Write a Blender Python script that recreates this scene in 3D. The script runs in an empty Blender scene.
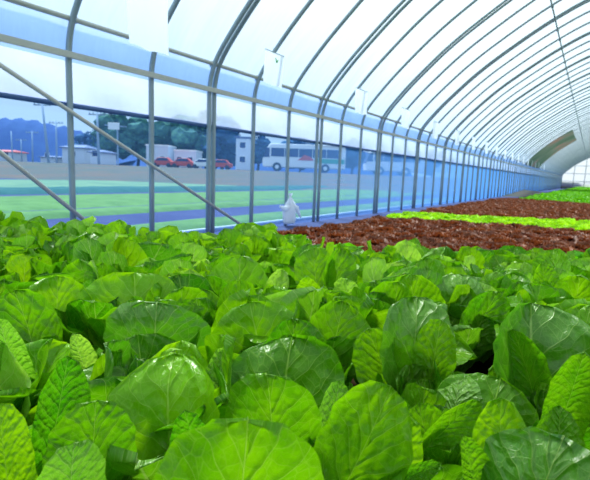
import bpy, bmesh, math, random
from mathutils import Vector, Matrix, noise
R = random.Random(7)
SC = bpy.context.scene
COL = SC.collection
H = 0.72

# ---------------------------------------------------------------- camera
YAW, PIT, ROL, F = .556046, .141805, .037963, 470.513
fw = Vector((-math.sin(YAW)*math.cos(PIT), math.cos(YAW)*math.cos(PIT), -math.sin(PIT)))
r0 = Vector((math.cos(YAW), math.sin(YAW), 0)); u0 = r0.cross(fw)
cr = math.cos(ROL)*r0 + math.sin(ROL)*u0
cu = -math.sin(ROL)*r0 + math.cos(ROL)*u0
EYE = Vector((0, 0, H))
cd = bpy.data.cameras.new('camera'); cam = bpy.data.objects.new('camera', cd); COL.objects.link(cam)
cam.matrix_world = Matrix(((cr.x, cu.x, -fw.x, 0), (cr.y, cu.y, -fw.y, 0), (cr.z, cu.z, -fw.z, H), (0, 0, 0, 1)))
cd.sensor_width = 36; cd.lens = F/590*36; cd.clip_start = .02; cd.clip_end = 2000
cd.dof.use_dof = True; cd.dof.focus_distance = .78; cd.dof.aperture_fstop = 11
SC.camera = cam
AW = Vector((-math.sin(YAW), math.cos(YAW), 0))     # horizontal direction away from the viewer
RT = Vector((math.cos(YAW), math.sin(YAW), 0))

def ray(x, y): return fw + cr*(x-295)/F - cu*(y-240)/F
def hit(x, y, z):
    d = ray(x, y); return EYE + d*((z-H)/d.z)
def dist(x, y, depth): return EYE + ray(x, y)*depth
def fr(a, b, z): return AW*a + RT*b + Vector((0, 0, z))   # metres ahead, metres to the right, height
def proj(P):
    v = Vector(P)-EYE; d = v.dot(fw)
    if d < .05: return None
    return (295+F*v.dot(cr)/d, 240-F*v.dot(cu)/d, d)

# ---------------------------------------------------------------- materials
def srgb(c):
    return tuple(((v/255)/12.92 if v/255 <= .04045 else ((v/255+.055)/1.055)**2.4) for v in c[:3])+(1,)
class N:
    def __init__(s, name):
        s.m = bpy.data.materials.new(name); s.m.use_nodes = True
        s.t = s.m.node_tree; s.t.nodes.clear(); s.out = s.n('ShaderNodeOutputMaterial')
    def n(s, typ, **kw):
        o = s.t.nodes.new(typ)
        for k, v in kw.items():
            if k.startswith('i_'): pass
            setattr(o, k, v)
        return o
    def l(s, a, b): s.t.links.new(a, b)
    def inp(s, node, i, v):
        if hasattr(v, 'is_linked') or isinstance(v, bpy.types.NodeSocket): s.l(v, node.inputs[i])
        else: node.inputs[i].default_value = v
    def math(s, op, a, b=0.0, c=0.0, clamp=False):
        o = s.n('ShaderNodeMath', operation=op, use_clamp=clamp)
        s.inp(o, 0, a); s.inp(o, 1, b); s.inp(o, 2, c); return o.outputs[0]
    def mix(s, f, a, b, mode='MIX'):
        o = s.n('ShaderNodeMix', data_type='RGBA', blend_type=mode)
        s.inp(o, 0, f); s.inp(o, 6, a); s.inp(o, 7, b); return o.outputs[2]
    def noise(s, vec, scale, detail=2, rough=.5):
        o = s.n('ShaderNodeTexNoise'); o.inputs['Scale'].default_value = scale
        o.inputs['Detail'].default_value = detail; o.inputs['Roughness'].default_value = rough
        if vec is not None: s.l(vec, o.inputs['Vector'])
        return o
    def ramp(s, f, stops):
        o = s.n('ShaderNodeValToRGB'); e = o.color_ramp.elements
        while len(e) < len(stops): e.new(.5)
        for k, (p, c) in enumerate(stops): e[k].position = p; e[k].color = c
        s.l(f, o.inputs[0]); return o.outputs[0]
    def pr(s, col, rough=.5, metal=0., spec=.5, normal=None):
        p = s.n('ShaderNodeBsdfPrincipled'); s.inp(p, 'Base Color', col); s.inp(p, 'Roughness', rough)
        p.inputs['Metallic'].default_value = metal; p.inputs['Specular IOR Level'].default_value = spec
        if normal is not None: s.l(normal, p.inputs['Normal'])
        return p.outputs[0]
    def mixs(s, f, a, b):
        o = s.n('ShaderNodeMixShader'); s.inp(o, 0, f); s.l(a, o.inputs[1]); s.l(b, o.inputs[2]); return o.outputs[0]
    def end(s, sh): s.l(sh, s.out.inputs[0]); return s.m

def plain(name, c, rough=.6, metal=0., spec=.5, var=.12, scale=6):
    n = N(name); tc = n.n('ShaderNodeTexCoord')
    nz = n.noise(tc.outputs['Object'], scale, 4)
    c1 = srgb(c); lo = tuple(v*(1-var) for v in c1[:3])+(1,); hi = tuple(min(1, v*(1+var)) for v in c1[:3])+(1,)
    return n.end(n.pr(n.mix(nz.outputs[0], lo, hi), rough, metal, spec))

def leaf_mat(name, dark, light, trans, vein, tw=.40, rough=.3, veins=True, hv=.6, spec=.5):
    n = N(name)
    uv = n.n('ShaderNodeUVMap'); uv.uv_map = 'uv'
    oi = n.n('ShaderNodeObjectInfo'); at = n.n('ShaderNodeAttribute'); at.attribute_name = 'tint'
    tc = n.n('ShaderNodeTexCoord')
    nz = n.noise(uv.outputs[0], 3.0, 3)
    f = n.math('MULTIPLY_ADD', oi.outputs['Random'], .45, n.math('MULTIPLY', at.outputs['Fac'], .45))
    f = n.math('ADD', f, n.math('MULTIPLY_ADD', nz.outputs[0], .8, -.38), clamp=True)
    base = n.mix(f, srgb(dark), srgb(light)); tr = n.mix(f, srgb(trans[0]), srgb(trans[1]))
    nrm = None
    if veins:
        # warp the coordinates a little so that no vein is ruler-straight
        wp = n.noise(uv.outputs[0], 2.6, 2)
        sep = n.n('ShaderNodeSeparateXYZ'); n.l(uv.outputs[0], sep.inputs[0])
        sw = n.n('ShaderNodeSeparateColor'); n.l(wp.outputs[1], sw.inputs[0])
        U = n.math('MULTIPLY_ADD', n.math('SUBTRACT', sw.outputs[0], .5), .10, sep.outputs[0])
        V = n.math('MULTIPLY_ADD', n.math('SUBTRACT', sw.outputs[1], .5), .22, sep.outputs[1])
        cen = n.math('SUBTRACT', U, .5); au = n.math('ABSOLUTE', cen)       # 0 .. 0.5
        side = n.math('GREATER_THAN', cen, 0)
        # midrib: broad at the foot, a thread at the tip
        mw = n.math('MULTIPLY_ADD', n.math('POWER', n.math('SUBTRACT', 1.0, sep.outputs[1], clamp=True), 1.6), .05, .006)
        rib = n.n('ShaderNodeMapRange', interpolation_type='SMOOTHSTEP'); n.inp(rib, 0, n.math('ABSOLUTE', n.math('SUBTRACT', sep.outputs[0], .5))); n.inp(rib, 1, n.math('MULTIPLY', mw, .45)); n.inp(rib, 2, mw)
        rib.inputs[3].default_value = 1; rib.inputs[4].default_value = 0
        # side veins sweep up and out from the midrib
        ph = n.math('MULTIPLY_ADD', V, 6.2, n.math('MULTIPLY', side, .47))
        ph = n.math('SUBTRACT', ph, n.math('MULTIPLY', n.math('POWER', au, .8), 4.2))
        fr_ = n.math('ABSOLUTE', n.math('SUBTRACT', n.math('FRACT', ph), .5))
        w2 = n.math('MULTIPLY_ADD', n.math('SUBTRACT', .5, au), .10, .012)
        sv = n.n('ShaderNodeMapRange', interpolation_type='SMOOTHSTEP'); n.inp(sv, 0, fr_); sv.inputs[1].default_value = 0; n.inp(sv, 2, w2); sv.inputs[3].default_value = 1; sv.inputs[4].default_value = 0
        cmb = n.n('ShaderNodeCombineXYZ'); n.l(U, cmb.inputs[0]); n.l(n.math('MULTIPLY', V, 1.4), cmb.inputs[1])
        vo = n.n('ShaderNodeTexVoronoi', feature='DISTANCE_TO_EDGE'); vo.inputs['Scale'].default_value = 9; n.l(cmb.outputs[0], vo.inputs['Vector'])
        rt = n.n('ShaderNodeMapRange', interpolation_type='SMOOTHSTEP'); n.l(vo.outputs[0], rt.inputs[0]); rt.inputs[1].default_value = 0; rt.inputs[2].default_value = .045; rt.inputs[3].default_value = .38; rt.inputs[4].default_value = 0
        vo2 = n.n('ShaderNodeTexVoronoi', feature='DISTANCE_TO_EDGE'); vo2.inputs['Scale'].default_value = 26; n.l(cmb.outputs[0], vo2.inputs['Vector'])
        rt2 = n.n('ShaderNodeMapRange', interpolation_type='SMOOTHSTEP'); n.l(vo2.outputs[0], rt2.inputs[0]); rt2.inputs[1].default_value = 0; rt2.inputs[2].default_value = .06; rt2.inputs[3].default_value = .22; rt2.inputs[4].default_value = 0
        vv = n.math('MAXIMUM', n.math('MAXIMUM', n.math('MULTIPLY', sv.outputs[0], .8), rt.outputs[0]), n.math('MAXIMUM', rib.outputs[0], rt2.outputs[0]))
        base = n.mix(n.math('MULTIPLY', vv, .62), base, srgb(vein)); tr = n.mix(n.math('MULTIPLY', vv, .5), tr, srgb(vein))
        # pale base and pale thin margin
        foot = n.n('ShaderNodeMapRange'); n.l(sep.outputs[1], foot.inputs[0]); foot.inputs[1].default_value = .28; foot.inputs[2].default_value = .02; foot.inputs[3].default_value = 0; foot.inputs[4].default_value = .7
        base = n.mix(foot.outputs[0], base, srgb((170, 200, 110)))
        # bulging quilts between the veins
        qd = n.n('ShaderNodeMapRange', interpolation_type='SMOOTHSTEP'); n.l(fr_, qd.inputs[0]); qd.inputs[1].default_value = 0; qd.inputs[2].default_value = .3; qd.inputs[3].default_value = 0; qd.inputs[4].default_value = 1
        q2 = n.n('ShaderNodeMapRange', interpolation_type='SMOOTHSTEP'); n.l(vo.outputs[0], q2.inputs[0]); q2.inputs[1].default_value = 0; q2.inputs[2].default_value = .35; q2.inputs[3].default_value = 0; q2.inputs[4].default_value = 1
        vs_ = n.n('ShaderNodeTexVoronoi', feature='SMOOTH_F1'); vs_.inputs['Scale'].default_value = 9; vs_.inputs['Smoothness'].default_value = .6; n.l(cmb.outputs[0], vs_.inputs['Vector'])
        hgt = n.math('MULTIPLY_ADD', vs_.outputs[0], -.8, n.math('MULTIPLY', qd.outputs[0], .28))
        hgt = n.math('MULTIPLY_ADD', vv, -.12, hgt)
        hgt = n.math('MULTIPLY_ADD', n.noise(uv.outputs[0], 7, 3).outputs[0], .7, hgt)
        bp = n.n('ShaderNodeBump'); bp.inputs['Strength'].default_value = hv; bp.inputs['Distance'].default_value = .009
        n.l(hgt, bp.inputs['Height']); nrm = bp.outputs[0]
    # the underside is paler and duller
    geo = n.n('ShaderNodeNewGeometry')
    base = n.mix(n.math('MULTIPLY', geo.outputs['Backfacing'], .2), base, srgb(tuple(min(255, int(c*1.0+22)) for c in light)))
    p = n.pr(base, rough, 0, spec, nrm)
    t = n.n('ShaderNodeBsdfTranslucent'); n.l(tr, t.inputs[0])
    if nrm: n.l(nrm, t.inputs[1])
    return n.end(n.mixs(tw, p, t.outputs[0]))

M = {}
M['romaine'] = leaf_mat('romaine_leaf', (18, 80, 8), (116, 176, 12), ((90, 184, 2), (190, 238, 12)), (186, 220, 104))
M['romaine_waxy'] = leaf_mat('romaine_waxy_leaf', (26, 88, 14), (112, 164, 44), ((84, 174, 10), (160, 220, 30)), (184, 212, 120), tw=.34, rough=.36, hv=.7, spec=.8)
M['romaine_young_highlight'] = leaf_mat('romaine_young_highlight_leaf', (84, 146, 30), (160, 200, 84), ((130, 205, 30), (200, 240, 80)), (215, 232, 160))
M['red'] = leaf_mat('red_lettuce_leaf', (74, 36, 28), (146, 92, 64), ((140, 66, 38), (170, 104, 56)), (120, 90, 60), veins=False, tw=.3, rough=.5)
M['lime'] = leaf_mat('lime_lettuce_leaf', (125, 190, 10), (180, 225, 35), ((170, 235, 10), (215, 250, 50)), (200, 240, 90), veins=False, tw=.42, rough=.5)
M['greenfar'] = leaf_mat('far_green_leaf', (58, 130, 20), (105, 180, 38), ((110, 200, 15), (160, 230, 40)), (200, 230, 120), veins=False, rough=.4)
M['steel'] = plain('galvanised_steel', (170, 178, 182), .45, .1)
M['hoop'] = plain('hoop_steel', (150, 164, 170), .5, .1)
M['rail'] = plain('rail_steel', (190, 190, 182), .5, .1)
M['roll'] = plain('rolled_film', (86, 112, 156), .5)
M['card'] = None
M['white'] = plain('white_paint', (235, 238, 242), .5, var=.03)
M['dark'] = plain('dark_glass', (38, 62, 112), .25)
M['redp'] = plain('red_paint', (205, 80, 70), .4)
M['greenp'] = plain('green_paint', (60, 165, 130), .4)
M['rubber'] = plain('tyre_rubber', (50, 56, 75), .8)
M['house'] = plain('house_wall', (214, 222, 236), .8, var=.05)
M['roofb'] = plain('house_roof', (96, 112, 150), .7)
M['concrete'] = plain('concrete_pole', (150, 170, 196), .8)
M['bark'] = plain('bark', (70, 66, 66), .9)
def soil(name, a, b, scale, rough=.95, bump=.6):
    n = N(name); tc = n.n('ShaderNodeTexCoord'); nz = n.noise(tc.outputs['Object'], scale, 6, .65)
    bp = n.n('ShaderNodeBump'); bp.inputs['Strength'].default_value = bump; bp.inputs['Distance'].default_value = .03; n.l(nz.outputs[0], bp.inputs['Height'])
    return n.end(n.pr(n.ramp(nz.outputs[0], [(.3, srgb(a)), (.7, srgb(b))]), rough, 0, .2, bp.outputs[0]))
M['soil'] = soil('bed_soil', (34, 26, 18), (70, 52, 36), 22)
M['path'] = soil('path_soil', (74, 82, 118), (104, 110, 144), 9)
M['fsoil'] = soil('field_soil', (58, 62, 104), (76, 80, 120), 1.2, bump=.3)
M['crop1'] = soil('bright_crop', (84, 122, 56), (112, 150, 78), 2.5)
M['crop2'] = soil('teal_crop', (40, 92, 92), (62, 112, 104), 1.5)
M['crop3'] = soil('pale_crop', (92, 128, 104), (122, 152, 118), .8)
M['bank'] = soil('bank_soil', (78, 96, 92), (116, 96, 84), .35)
M['road'] = soil('road_asphalt', (112, 112, 118), (128, 122, 124), .5, bump=.1)
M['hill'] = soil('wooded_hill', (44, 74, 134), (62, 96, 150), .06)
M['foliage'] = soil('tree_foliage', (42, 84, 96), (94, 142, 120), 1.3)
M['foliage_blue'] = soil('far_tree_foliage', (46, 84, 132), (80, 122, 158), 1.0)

def film(name, tint, white, fac, grazing=.0, gcol=None, streak=.15, seed=0.0, scl=(1, 1, 1), low=None):
    """polythene sheet: part clear, part milky, milkier where it is seen at a grazing angle"""
    n = N(name); tc = n.n('ShaderNodeTexCoord'); mp = n.n('ShaderNodeMapping'); n.l(tc.outputs['Object'], mp.inputs[0])
    mp.inputs['Scale'].default_value = scl; mp.inputs['Location'].default_value = (seed, seed, seed)
    nz = n.noise(mp.outputs[0], 1.6, 4, .6); nz2 = n.noise(mp.outputs[0], 7, 2)
    f = n.math('MULTIPLY_ADD', nz.outputs[0], streak*2, fac-streak)
    f = n.math('MULTIPLY_ADD', nz2.outputs[0], streak*.5, f)
    lw = n.n('ShaderNodeLayerWeight'); lw.inputs[0].default_value = .5
    g = n.math('POWER', lw.outputs['Facing'], 3.0)
    f = n.math('MULTIPLY_ADD', g, grazing, f, clamp=True)
    col = n.mix(g, srgb(white), srgb(gcol or white))
    tr = n.n('ShaderNodeBsdfTransparent'); tr.inputs[0].default_value = srgb(tint)
    if low:      # film tinted darker and bluer low on the shoulder of the roof
        sz = n.n('ShaderNodeSeparateXYZ'); n.l(tc.outputs['Object'], sz.inputs[0])
        mr = n.n('ShaderNodeMapRange', interpolation_type='SMOOTHSTEP'); n.l(sz.outputs[2], mr.inputs[0]); mr.inputs[1].default_value = 1.75; mr.inputs[2].default_value = 2.7
        n.l(n.mix(mr.outputs[0], srgb(low), srgb(tint)), tr.inputs[0]); col = n.mix(mr.outputs[0], n.mix(.6, col, srgb(low)), col)
    tl = n.n('ShaderNodeBsdfTranslucent'); n.l(col, tl.inputs[0])
    df = n.n('ShaderNodeBsdfDiffuse'); n.l(col, df.inputs[0])
    return n.end(n.mixs(f, tr.outputs[0], n.mixs(.3, tl.outputs[0], df.outputs[0])))
M['roof'] = film('roof_film', (244, 251, 254), (206, 220, 230), .30, .35, (160, 174, 186), .14, scl=(.6, 2.5, .6), low=(196, 220, 244))
M['side_top'] = film('side_film_upper', (196, 216, 250), (188, 208, 246), .42, .6, (110, 162, 232), .22, 3.1, (1, .6, 1.5))
M['side_mid'] = film('side_film_curtain', (214, 228, 250), (208, 222, 246), .6, .4, (110, 166, 236), .26, 8.7, (1, .9, 1.2))
M['side_low'] = film('side_film_clear', (206, 230, 252), (110, 162, 228), .10, 1.6, (84, 146, 226), .05, 5.0, (1, .5, 1))
M['end'] = film('end_film', (245, 250, 252), (250, 252, 255), .7, .1, None, .08)
M['shade'] = None
def shade_m():
    n = N('shade_cloth'); tc = n.n('ShaderNodeTexCoord'); nz = n.noise(tc.outputs['Object'], .55, 3)
    c = n.ramp(nz.outputs[0], [(.35, srgb((84, 104, 88))), (.52, srgb((104, 116, 104))), (.62, srgb((134, 112, 102))), (.75, srgb((96, 110, 98)))])
    t = n.n('ShaderNodeBsdfTranslucent'); n.l(c, t.inputs[0])
    return n.end(n.mixs(.5, n.pr(c, .9, 0, .1), t.outputs[0]))
M['shade'] = shade_m()
def card_m(name, c, tw):
    n = N(name); tc = n.n('ShaderNodeTexCoord'); nz = n.noise(tc.outputs['Object'], 14, 3)
    cc = n.mix(nz.outputs[0], srgb(c), srgb((255, 255, 255)))
    t = n.n('ShaderNodeBsdfTranslucent'); n.l(cc, t.inputs[0])
    return n.end(n.mixs(tw, n.pr(cc, .5), t.outputs[0]))
M['card'] = card_m('white_sheet', (252, 253, 255), .6)
M['bag'] = card_m('white_plastic_bag', (226, 234, 246), .4)

# ---------------------------------------------------------------- object helpers
def tag(o, label=None, cat=None, group=None, kind=None):
    if label: o['label'] = label
    if cat: o['category'] = cat
    if group: o['group'] = group
    if kind: o['kind'] = kind
    return o
def link(name, me, parent=None):
    o = bpy.data.objects.new(name, me); COL.objects.link(o)
    if parent: o.parent = parent
    return o
def empty(name, loc, rz=0):
    o = bpy.data.objects.new(name, None); COL.objects.link(o); o.location = loc; o.rotation_euler = (0, 0, rz)
    o.empty_display_size = .05; return o
class MB:
    def __init__(s): s.v = []; s.f = []; s.uv = None
    def quad(s, *p):
        b = len(s.v); s.v += [tuple(q) for q in p]; s.f.append(tuple(range(b, b+len(p))))
    def box(s, x0, x1, y0, y1, z0, z1, bev=0.0):
        if bev:
            bm = bmesh.new(); bmesh.ops.create_cube(bm, size=1)
            for v in bm.verts: v.co = Vector((x0+(v.co.x+.5)*(x1-x0), y0+(v.co.y+.5)*(y1-y0), z0+(v.co.z+.5)*(z1-z0)))
            bmesh.ops.bevel(bm, geom=bm.edges[:], offset=bev, segments=2, affect='EDGES', profile=.6)
            bm.verts.index_update(); b = len(s.v)
            s.v += [tuple(v.co) for v in bm.verts]; s.f += [tuple(b+v.index for v in f.verts) for f in bm.faces]; bm.free(); return
        b = len(s.v); s.v += [(x, y, z) for z in (z0, z1) for y in (y0, y1) for x in (x0, x1)]
        for q in ((0, 2, 3, 1), (4, 5, 7, 6), (0, 1, 5, 4), (2, 6, 7, 3), (0, 4, 6, 2), (1, 3, 7, 5)): s.f.append(tuple(b+i for i in q))
    def tube(s, pts, r, n=8, cap=True):
        pts = [Vector(p) for p in pts]; rs = r if isinstance(r, (list, tuple)) else [r]*len(pts); b = len(s.v)
        up = None
        for i, p in enumerate(pts):
            t = (pts[min(i+1, len(pts)-1)]-pts[max(i-1, 0)]).normalized()
            if up is None: up = Vector((0, 0, 1)) if abs(t.z) < .9 else Vector((0, 1, 0))
            a = t.cross(up)
            if a.length < 1e-4: a = t.cross(Vector((1, 0, 0)))
            a.normalize(); c = a.cross(t); up = c
            for k in range(n):
                an = 2*math.pi*k/n; s.v.append(tuple(p+(a*math.cos(an)+c*math.sin(an))*rs[i]))
        for i in range(len(pts)-1):
            for k in range(n):
                s.f.append((b+i*n+k, b+i*n+(k+1) % n, b+(i+1)*n+(k+1) % n, b+(i+1)*n+k))
        if cap: s.f.append(tuple(b+k for k in range(n))[::-1]); s.f.append(tuple(b+(len(pts)-1)*n+k for k in range(n)))
    def mesh(s, name, mat, smooth=False):
        me = bpy.data.meshes.new(name); me.from_pydata(s.v, [], s.f)
        if mat: me.materials.append(mat)
        if smooth: me.polygons.foreach_set('use_smooth', [True]*len(me.polygons))
        me.update(); return me
    def build(s, name, mat, parent=None, smooth=False): return link(name, s.mesh(name, mat, smooth), parent)

# ---------------------------------------------------------------- setting
XL, XR, XC = -3.49, 4.19, .35
ZB = 1.5
Y0, Y1 = -1.6, 72.0
AP = [(-3.5, 1.38), (-3.49, 1.5), (-3.465, 1.68), (-3.38, 1.87), (-3.15, 2.15), (-2.83, 2.48), (-2.3, 2.96), (-1.73, 3.38), (-1.05, 3.82), (-.35, 4.17), (.35, 4.31), (1.05, 4.17)]
HALF = []
for i in range(1, len(AP)-2):
    p0, p1, p2, p3 = [Vector(p) for p in AP[i-1:i+3]]
    for k in range(5):
        t = k/5; HALF.append(.5*((2*p1)+(p2-p0)*t+(2*p0-5*p1+4*p2-p3)*t*t+(3*p1-p0-3*p2+p3)*t**3))
HALF.append(Vector(AP[-2]))
ARC = HALF+[Vector((2*XC-p.x, p.y)) for p in HALF[-2::-1]]
def arch(t, off=0.0):       # t 0 (left shoulder) .. 1 (right shoulder)
    f = max(0, min(1, t))*(len(ARC)-1); i = min(int(f), len(ARC)-2); p = ARC[i].lerp(ARC[i+1], f-i)
    d = (ARC[i+1]-ARC[i]).normalized(); return (p.x-d.y*off, p.y+d.x*off)
def arch_z(x):
    for a, b in zip(ARC, ARC[1:]):
        if a.x <= x <= b.x: return a.y+(b.y-a.y)*(x-a.x)/(b.x-a.x)
    return ZB
def arch_x(z):
    for a, b in zip(ARC, ARC[1:]):
        if a.y <= z <= b.y: return a.x+(b.x-a.x)*(z-a.y)/(b.y-a.y)
    return XL

m = MB(); m.quad((XL-.06, Y0-1, 0), (XR+.3, Y0-1, 0), (XR+.3, Y1+6, 0), (XL-.06, Y1+6, 0))
tag(m.build('floor', M['path']), kind='structure')
# raised bed of dark soil under every crop; its left side steps in beyond the romaine
m = MB()
m.box(-2.62, 3.6, Y0+.1, 1.75, 0, .2, .02)
m.box(-1.98, 3.6, 1.75, Y1-.6, 0, .2, .02)
tag(m.build('soil_bed', M['soil']), kind='structure')

def sheet(name, mat, f, nu, nv):
    m = MB()
    m.v = [tuple(f(i/nu, j/nv)) for j in range(nv+1) for i in range(nu+1)]
    m.f = [(j*(nu+1)+i, j*(nu+1)+i+1, (j+1)*(nu+1)+i+1, (j+1)*(nu+1)+i) for j in range(nv) for i in range(nu)]
    return m.build(name, mat, smooth=True)
def roof_pt(u, v):
    x, z = arch(u, .03); y = Y0+(Y1-Y0)*v; return (x, y, z)
tag(sheet('ceiling', M['roof'], roof_pt, 90, 150), kind='structure')
ZT, ZM, ZR = 1.80, 1.54, 1.18
wl = empty('wall_left', (XL-.03, Y0, 0)); tag(wl, kind='structure')
def wall_strip(name, mat, z0, z1, puff, x=XL-.032):
    def f(u, v):
        y = (Y1-Y0)*v; z = z0+(z1-z0)*u
        return (x-(XL-.03)-puff*math.sin(math.pi*u)*abs(math.sin(math.pi*(y+Y0-3.81)/.77))+.004*math.sin(y*9+z*7)*(puff > 0), y, z)
    o = sheet(name, mat, f, 4, 560); o.parent = wl; return o
wall_strip('clear_film', M['side_low'], .0, ZR, 0)
wall_strip('curtain_film', M['side_mid'], ZR, ZM, .03)
wall_strip('upper_film', M['side_top'], ZM, ZT+.02, .015)
m = MB(); m.quad((XR+.03, Y0, 0), (XR+.03, Y1, 0), (XR+.03, Y1, ZB), (XR+.03, Y0, ZB)); tag(m.build('wall_right', M['end']), kind='structure')
m = MB(); pr = [arch(k/30, .03) for k in range(31)]
m.quad((XL-.03, Y1, 0), *[(x, Y1, z) for x, z in pr], (XR+.03, Y1, 0))
wb = m.build('wall_back', M['end']); tag(wb, kind='structure')
for x in (-2.2, -.95, .35, 1.6, 2.9):
    m = MB(); m.tube([(x, Y1-.05, 0), (x, Y1-.05, arch_z(x)-.02)], .045); m.build('end_post', M['steel'], wb)
for z in (1.0, 2.0, 3.0):
    hw = XC-(arch_x(z) if z > ZB else XL)-.03; m = MB(); m.tube([(XC-hw, Y1-.08, z), (XC+hw, Y1-.08, z)], .04); m.build('end_bar', M['steel'], wb)

# ---------------------------------------------------------------- hoops
def hoop_mesh():
    m = MB(); pts = [(XL, 0, -.02)] + [(XL, 0, z) for z in (.5, 1.0, 1.4)]
    pts += [(arch(k/60)[0], 0, arch(k/60)[1]) for k in range(61)]
    pts += [(XR, 0, z) for z in (1.4, 1.0, .5, -.02)]
    m.tube(pts, .024, 8); return m.mesh('greenhouse_hoop', M['hoop'], True)
HM = hoop_mesh()
near_lab = {-2: 'grey steel hoop pipe leftmost in view, rising behind the diagonal braces',
            -1: 'grey steel hoop pipe behind the big square white sheet',
            0: 'first pipe of the thick double hoop right of the big white sheet',
            1: 'single grey hoop pipe next right of the nearest double hoop',
            2: 'single hoop pipe with the white plastic bag at its foot',
            3: 'first pipe of the second double hoop, just right of the plastic bag',
            4: 'single grey hoop pipe next right of the second double hoop',
            5: 'second single grey hoop pipe right of the second double hoop'}
k = -6
while 3.81+.77*k < Y1-.1:
    y = 3.81+.77*k
    if y > Y0:
        lab = near_lab.get(k, 'thin grey hoop pipe in the run of evenly spaced far hoops' if k > 5 else 'grey hoop pipe overhead just outside the left of view')
        o = link('greenhouse_hoop', HM); o.location = (0, y-(.03 if k == -2 else 0), 0)
        tag(o, lab, 'hoop', 'greenhouse hoops')
        if k % 3 == 0:
            o = link('greenhouse_hoop', HM); o.location = (0, y+(.075 if k == 0 else .125), 0)
            l2 = {0: 'second pipe of the thick double hoop nearest the view', 3: 'second pipe of the second double hoop, right of the plastic bag'}
            tag(o, l2.get(k, 'doubled grey hoop pipe in the run of far hoops' if k > 3 else 'doubled grey hoop pipe overhead just outside the left of view'), 'hoop', 'greenhouse hoops')
    k += 1

def long_pipe(name, x, z, r, mat, label, cat='rail', wob=0.0):
    m = MB(); n = 60
    m.tube([(x+wob*math.sin(i*1.9), Y0+(Y1-Y0)*i/n, z+wob*.6*math.sin(i*1.3)) for i in range(n+1)], r, 8)
    return tag(m.build(name, mat, smooth=True), label, cat)
TR = long_pipe('top_rail', XL+.05, ZT, .021, M['rail'], 'upper grey steel rail along the left wall where the roof begins')
m = MB(); m.box(XL+.022, XL+.052, Y0, Y1, ZM-.024, ZM+.024, .004)
tag(m.build('film_rail', M['rail']), 'beige film clamping channel running below the top rail', 'rail')
tag(long_pipe('curtain_roll', XL-.045, ZR, .021, M['roll'], 'blue-grey rolled film pipe along the bottom of the hanging curtain', 'curtain roll', .003))
RP = long_pipe('roof_purlin', -.95, arch_z(-.95)-.045, .014, M['hoop'], 'thin pipe with clips running lengthwise under the roof at the upper right', 'purlin')
long_pipe('right_rail', XR-.045, ZT-.2, .017, M['steel'], 'grey rail along the right wall outside the view')
cm = MB(); cm.box(-.022, .022, -.02, .02, -.022, .028, .005); CM = cm.mesh('clip', M['hoop'])
for k in range(2, 95):
    y = 3.81+.77*(k-4)
    if y > Y1-1: break
    o = link('clip', CM, RP); o.location = (-.95, y, arch_z(-.95)-.035)
for k in range(-2, 40):
    o = link('clip', CM, TR); o.location = (XL+.03, 3.81+.77*k, ZT)
def brace(y0, z0, y1, z1, label):
    m = MB(); m.tube([(XL+.06, y0, z0), (XL+.06, y1, z1)], .0165, 10); b = m.build('diagonal_brace', M['rail'], smooth=True)
    tag(b, label, 'brace', 'diagonal braces')
brace(.85, 1.775, 4.45, .03, 'long diagonal brace pipe crossing from upper left down to the third post')
brace(.9, 1.42, 2.58, .05, 'short diagonal brace pipe at the lower left edge ending at the first post')

# ---------------------------------------------------------------- hanging sheets and bag
def hanging(y, w, z0, z1, label, group=None, seed=0, x=None, name='hanging_sheet'):
    if x is None: x = arch_x(z1)+.075
    t = (x-EYE.x)/(XL+.085-EYE.x); y = y*t; z0 = H+(z0-H)*t; z1 = H+(z1-H)*t
    root = empty(name, (x, y, z1)); tag(root, label, 'sheet', group)
    rr = random.Random(seed); a, b, c = rr.uniform(0, 6), rr.uniform(0, 6), rr.uniform(-.04, .04)
    m = MB(); nu, nv = 10, 12
    for j in range(nv+1):
        for i in range(nu+1):
            u, v = i/nu-.5, j/nv
            m.v.append((.012*math.sin(a+u*7+v*3)*v, u*w*(1-.06*v)+c*v*w, -(z1-z0)*v+.006*math.sin(b+u*9)))
    m.f = [(j*(nu+1)+i, j*(nu+1)+i+1, (j+1)*(nu+1)+i+1, (j+1)*(nu+1)+i) for j in range(nv) for i in range(nu)]
    m.build('paper', M['card'], root, True)
    m = MB(); m.tube([(0, -w*.5, 0), (0, w*.5, 0)], .004, 6); m.tube([(0, 0, 0), (-.03, 0, .06)], .002, 5); m.build('hanger', M['hoop'], root)
    return root
hanging(2.94, .40, 1.735, 2.22, 'large square white sheet hanging at the top left of the wall', None, 1)
hanging(4.86, .37, 1.76, 2.14, 'white sheet with green mark hanging second from the left', None, 2)
o = [c for c in bpy.data.objects if c.name.startswith('hanging_sheet')][-1]
m = MB(); m.tube([(.03, -.03, -.06), (.03, .0, -.10), (.03, .03, -.07)], [.003, .012, .003], 6); m.build('green_mark', plain('green_mark', (110, 190, 120)), o)
hanging(7.4, .44, 1.74, 2.12, 'white sheet hanging third from the left on the top rail', None, 3)
hanging(9.6, .44, 1.72, 2.1, 'white sheet hanging fourth from the left on the top rail', None, 4)
for i in range(15):
    y = 11.8+2.2*i
    hanging(y, .45, 1.68, 2.08, 'small white sheet in the far row hanging along the top rail', 'small white sheets along the top rail', 10+i)
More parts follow.
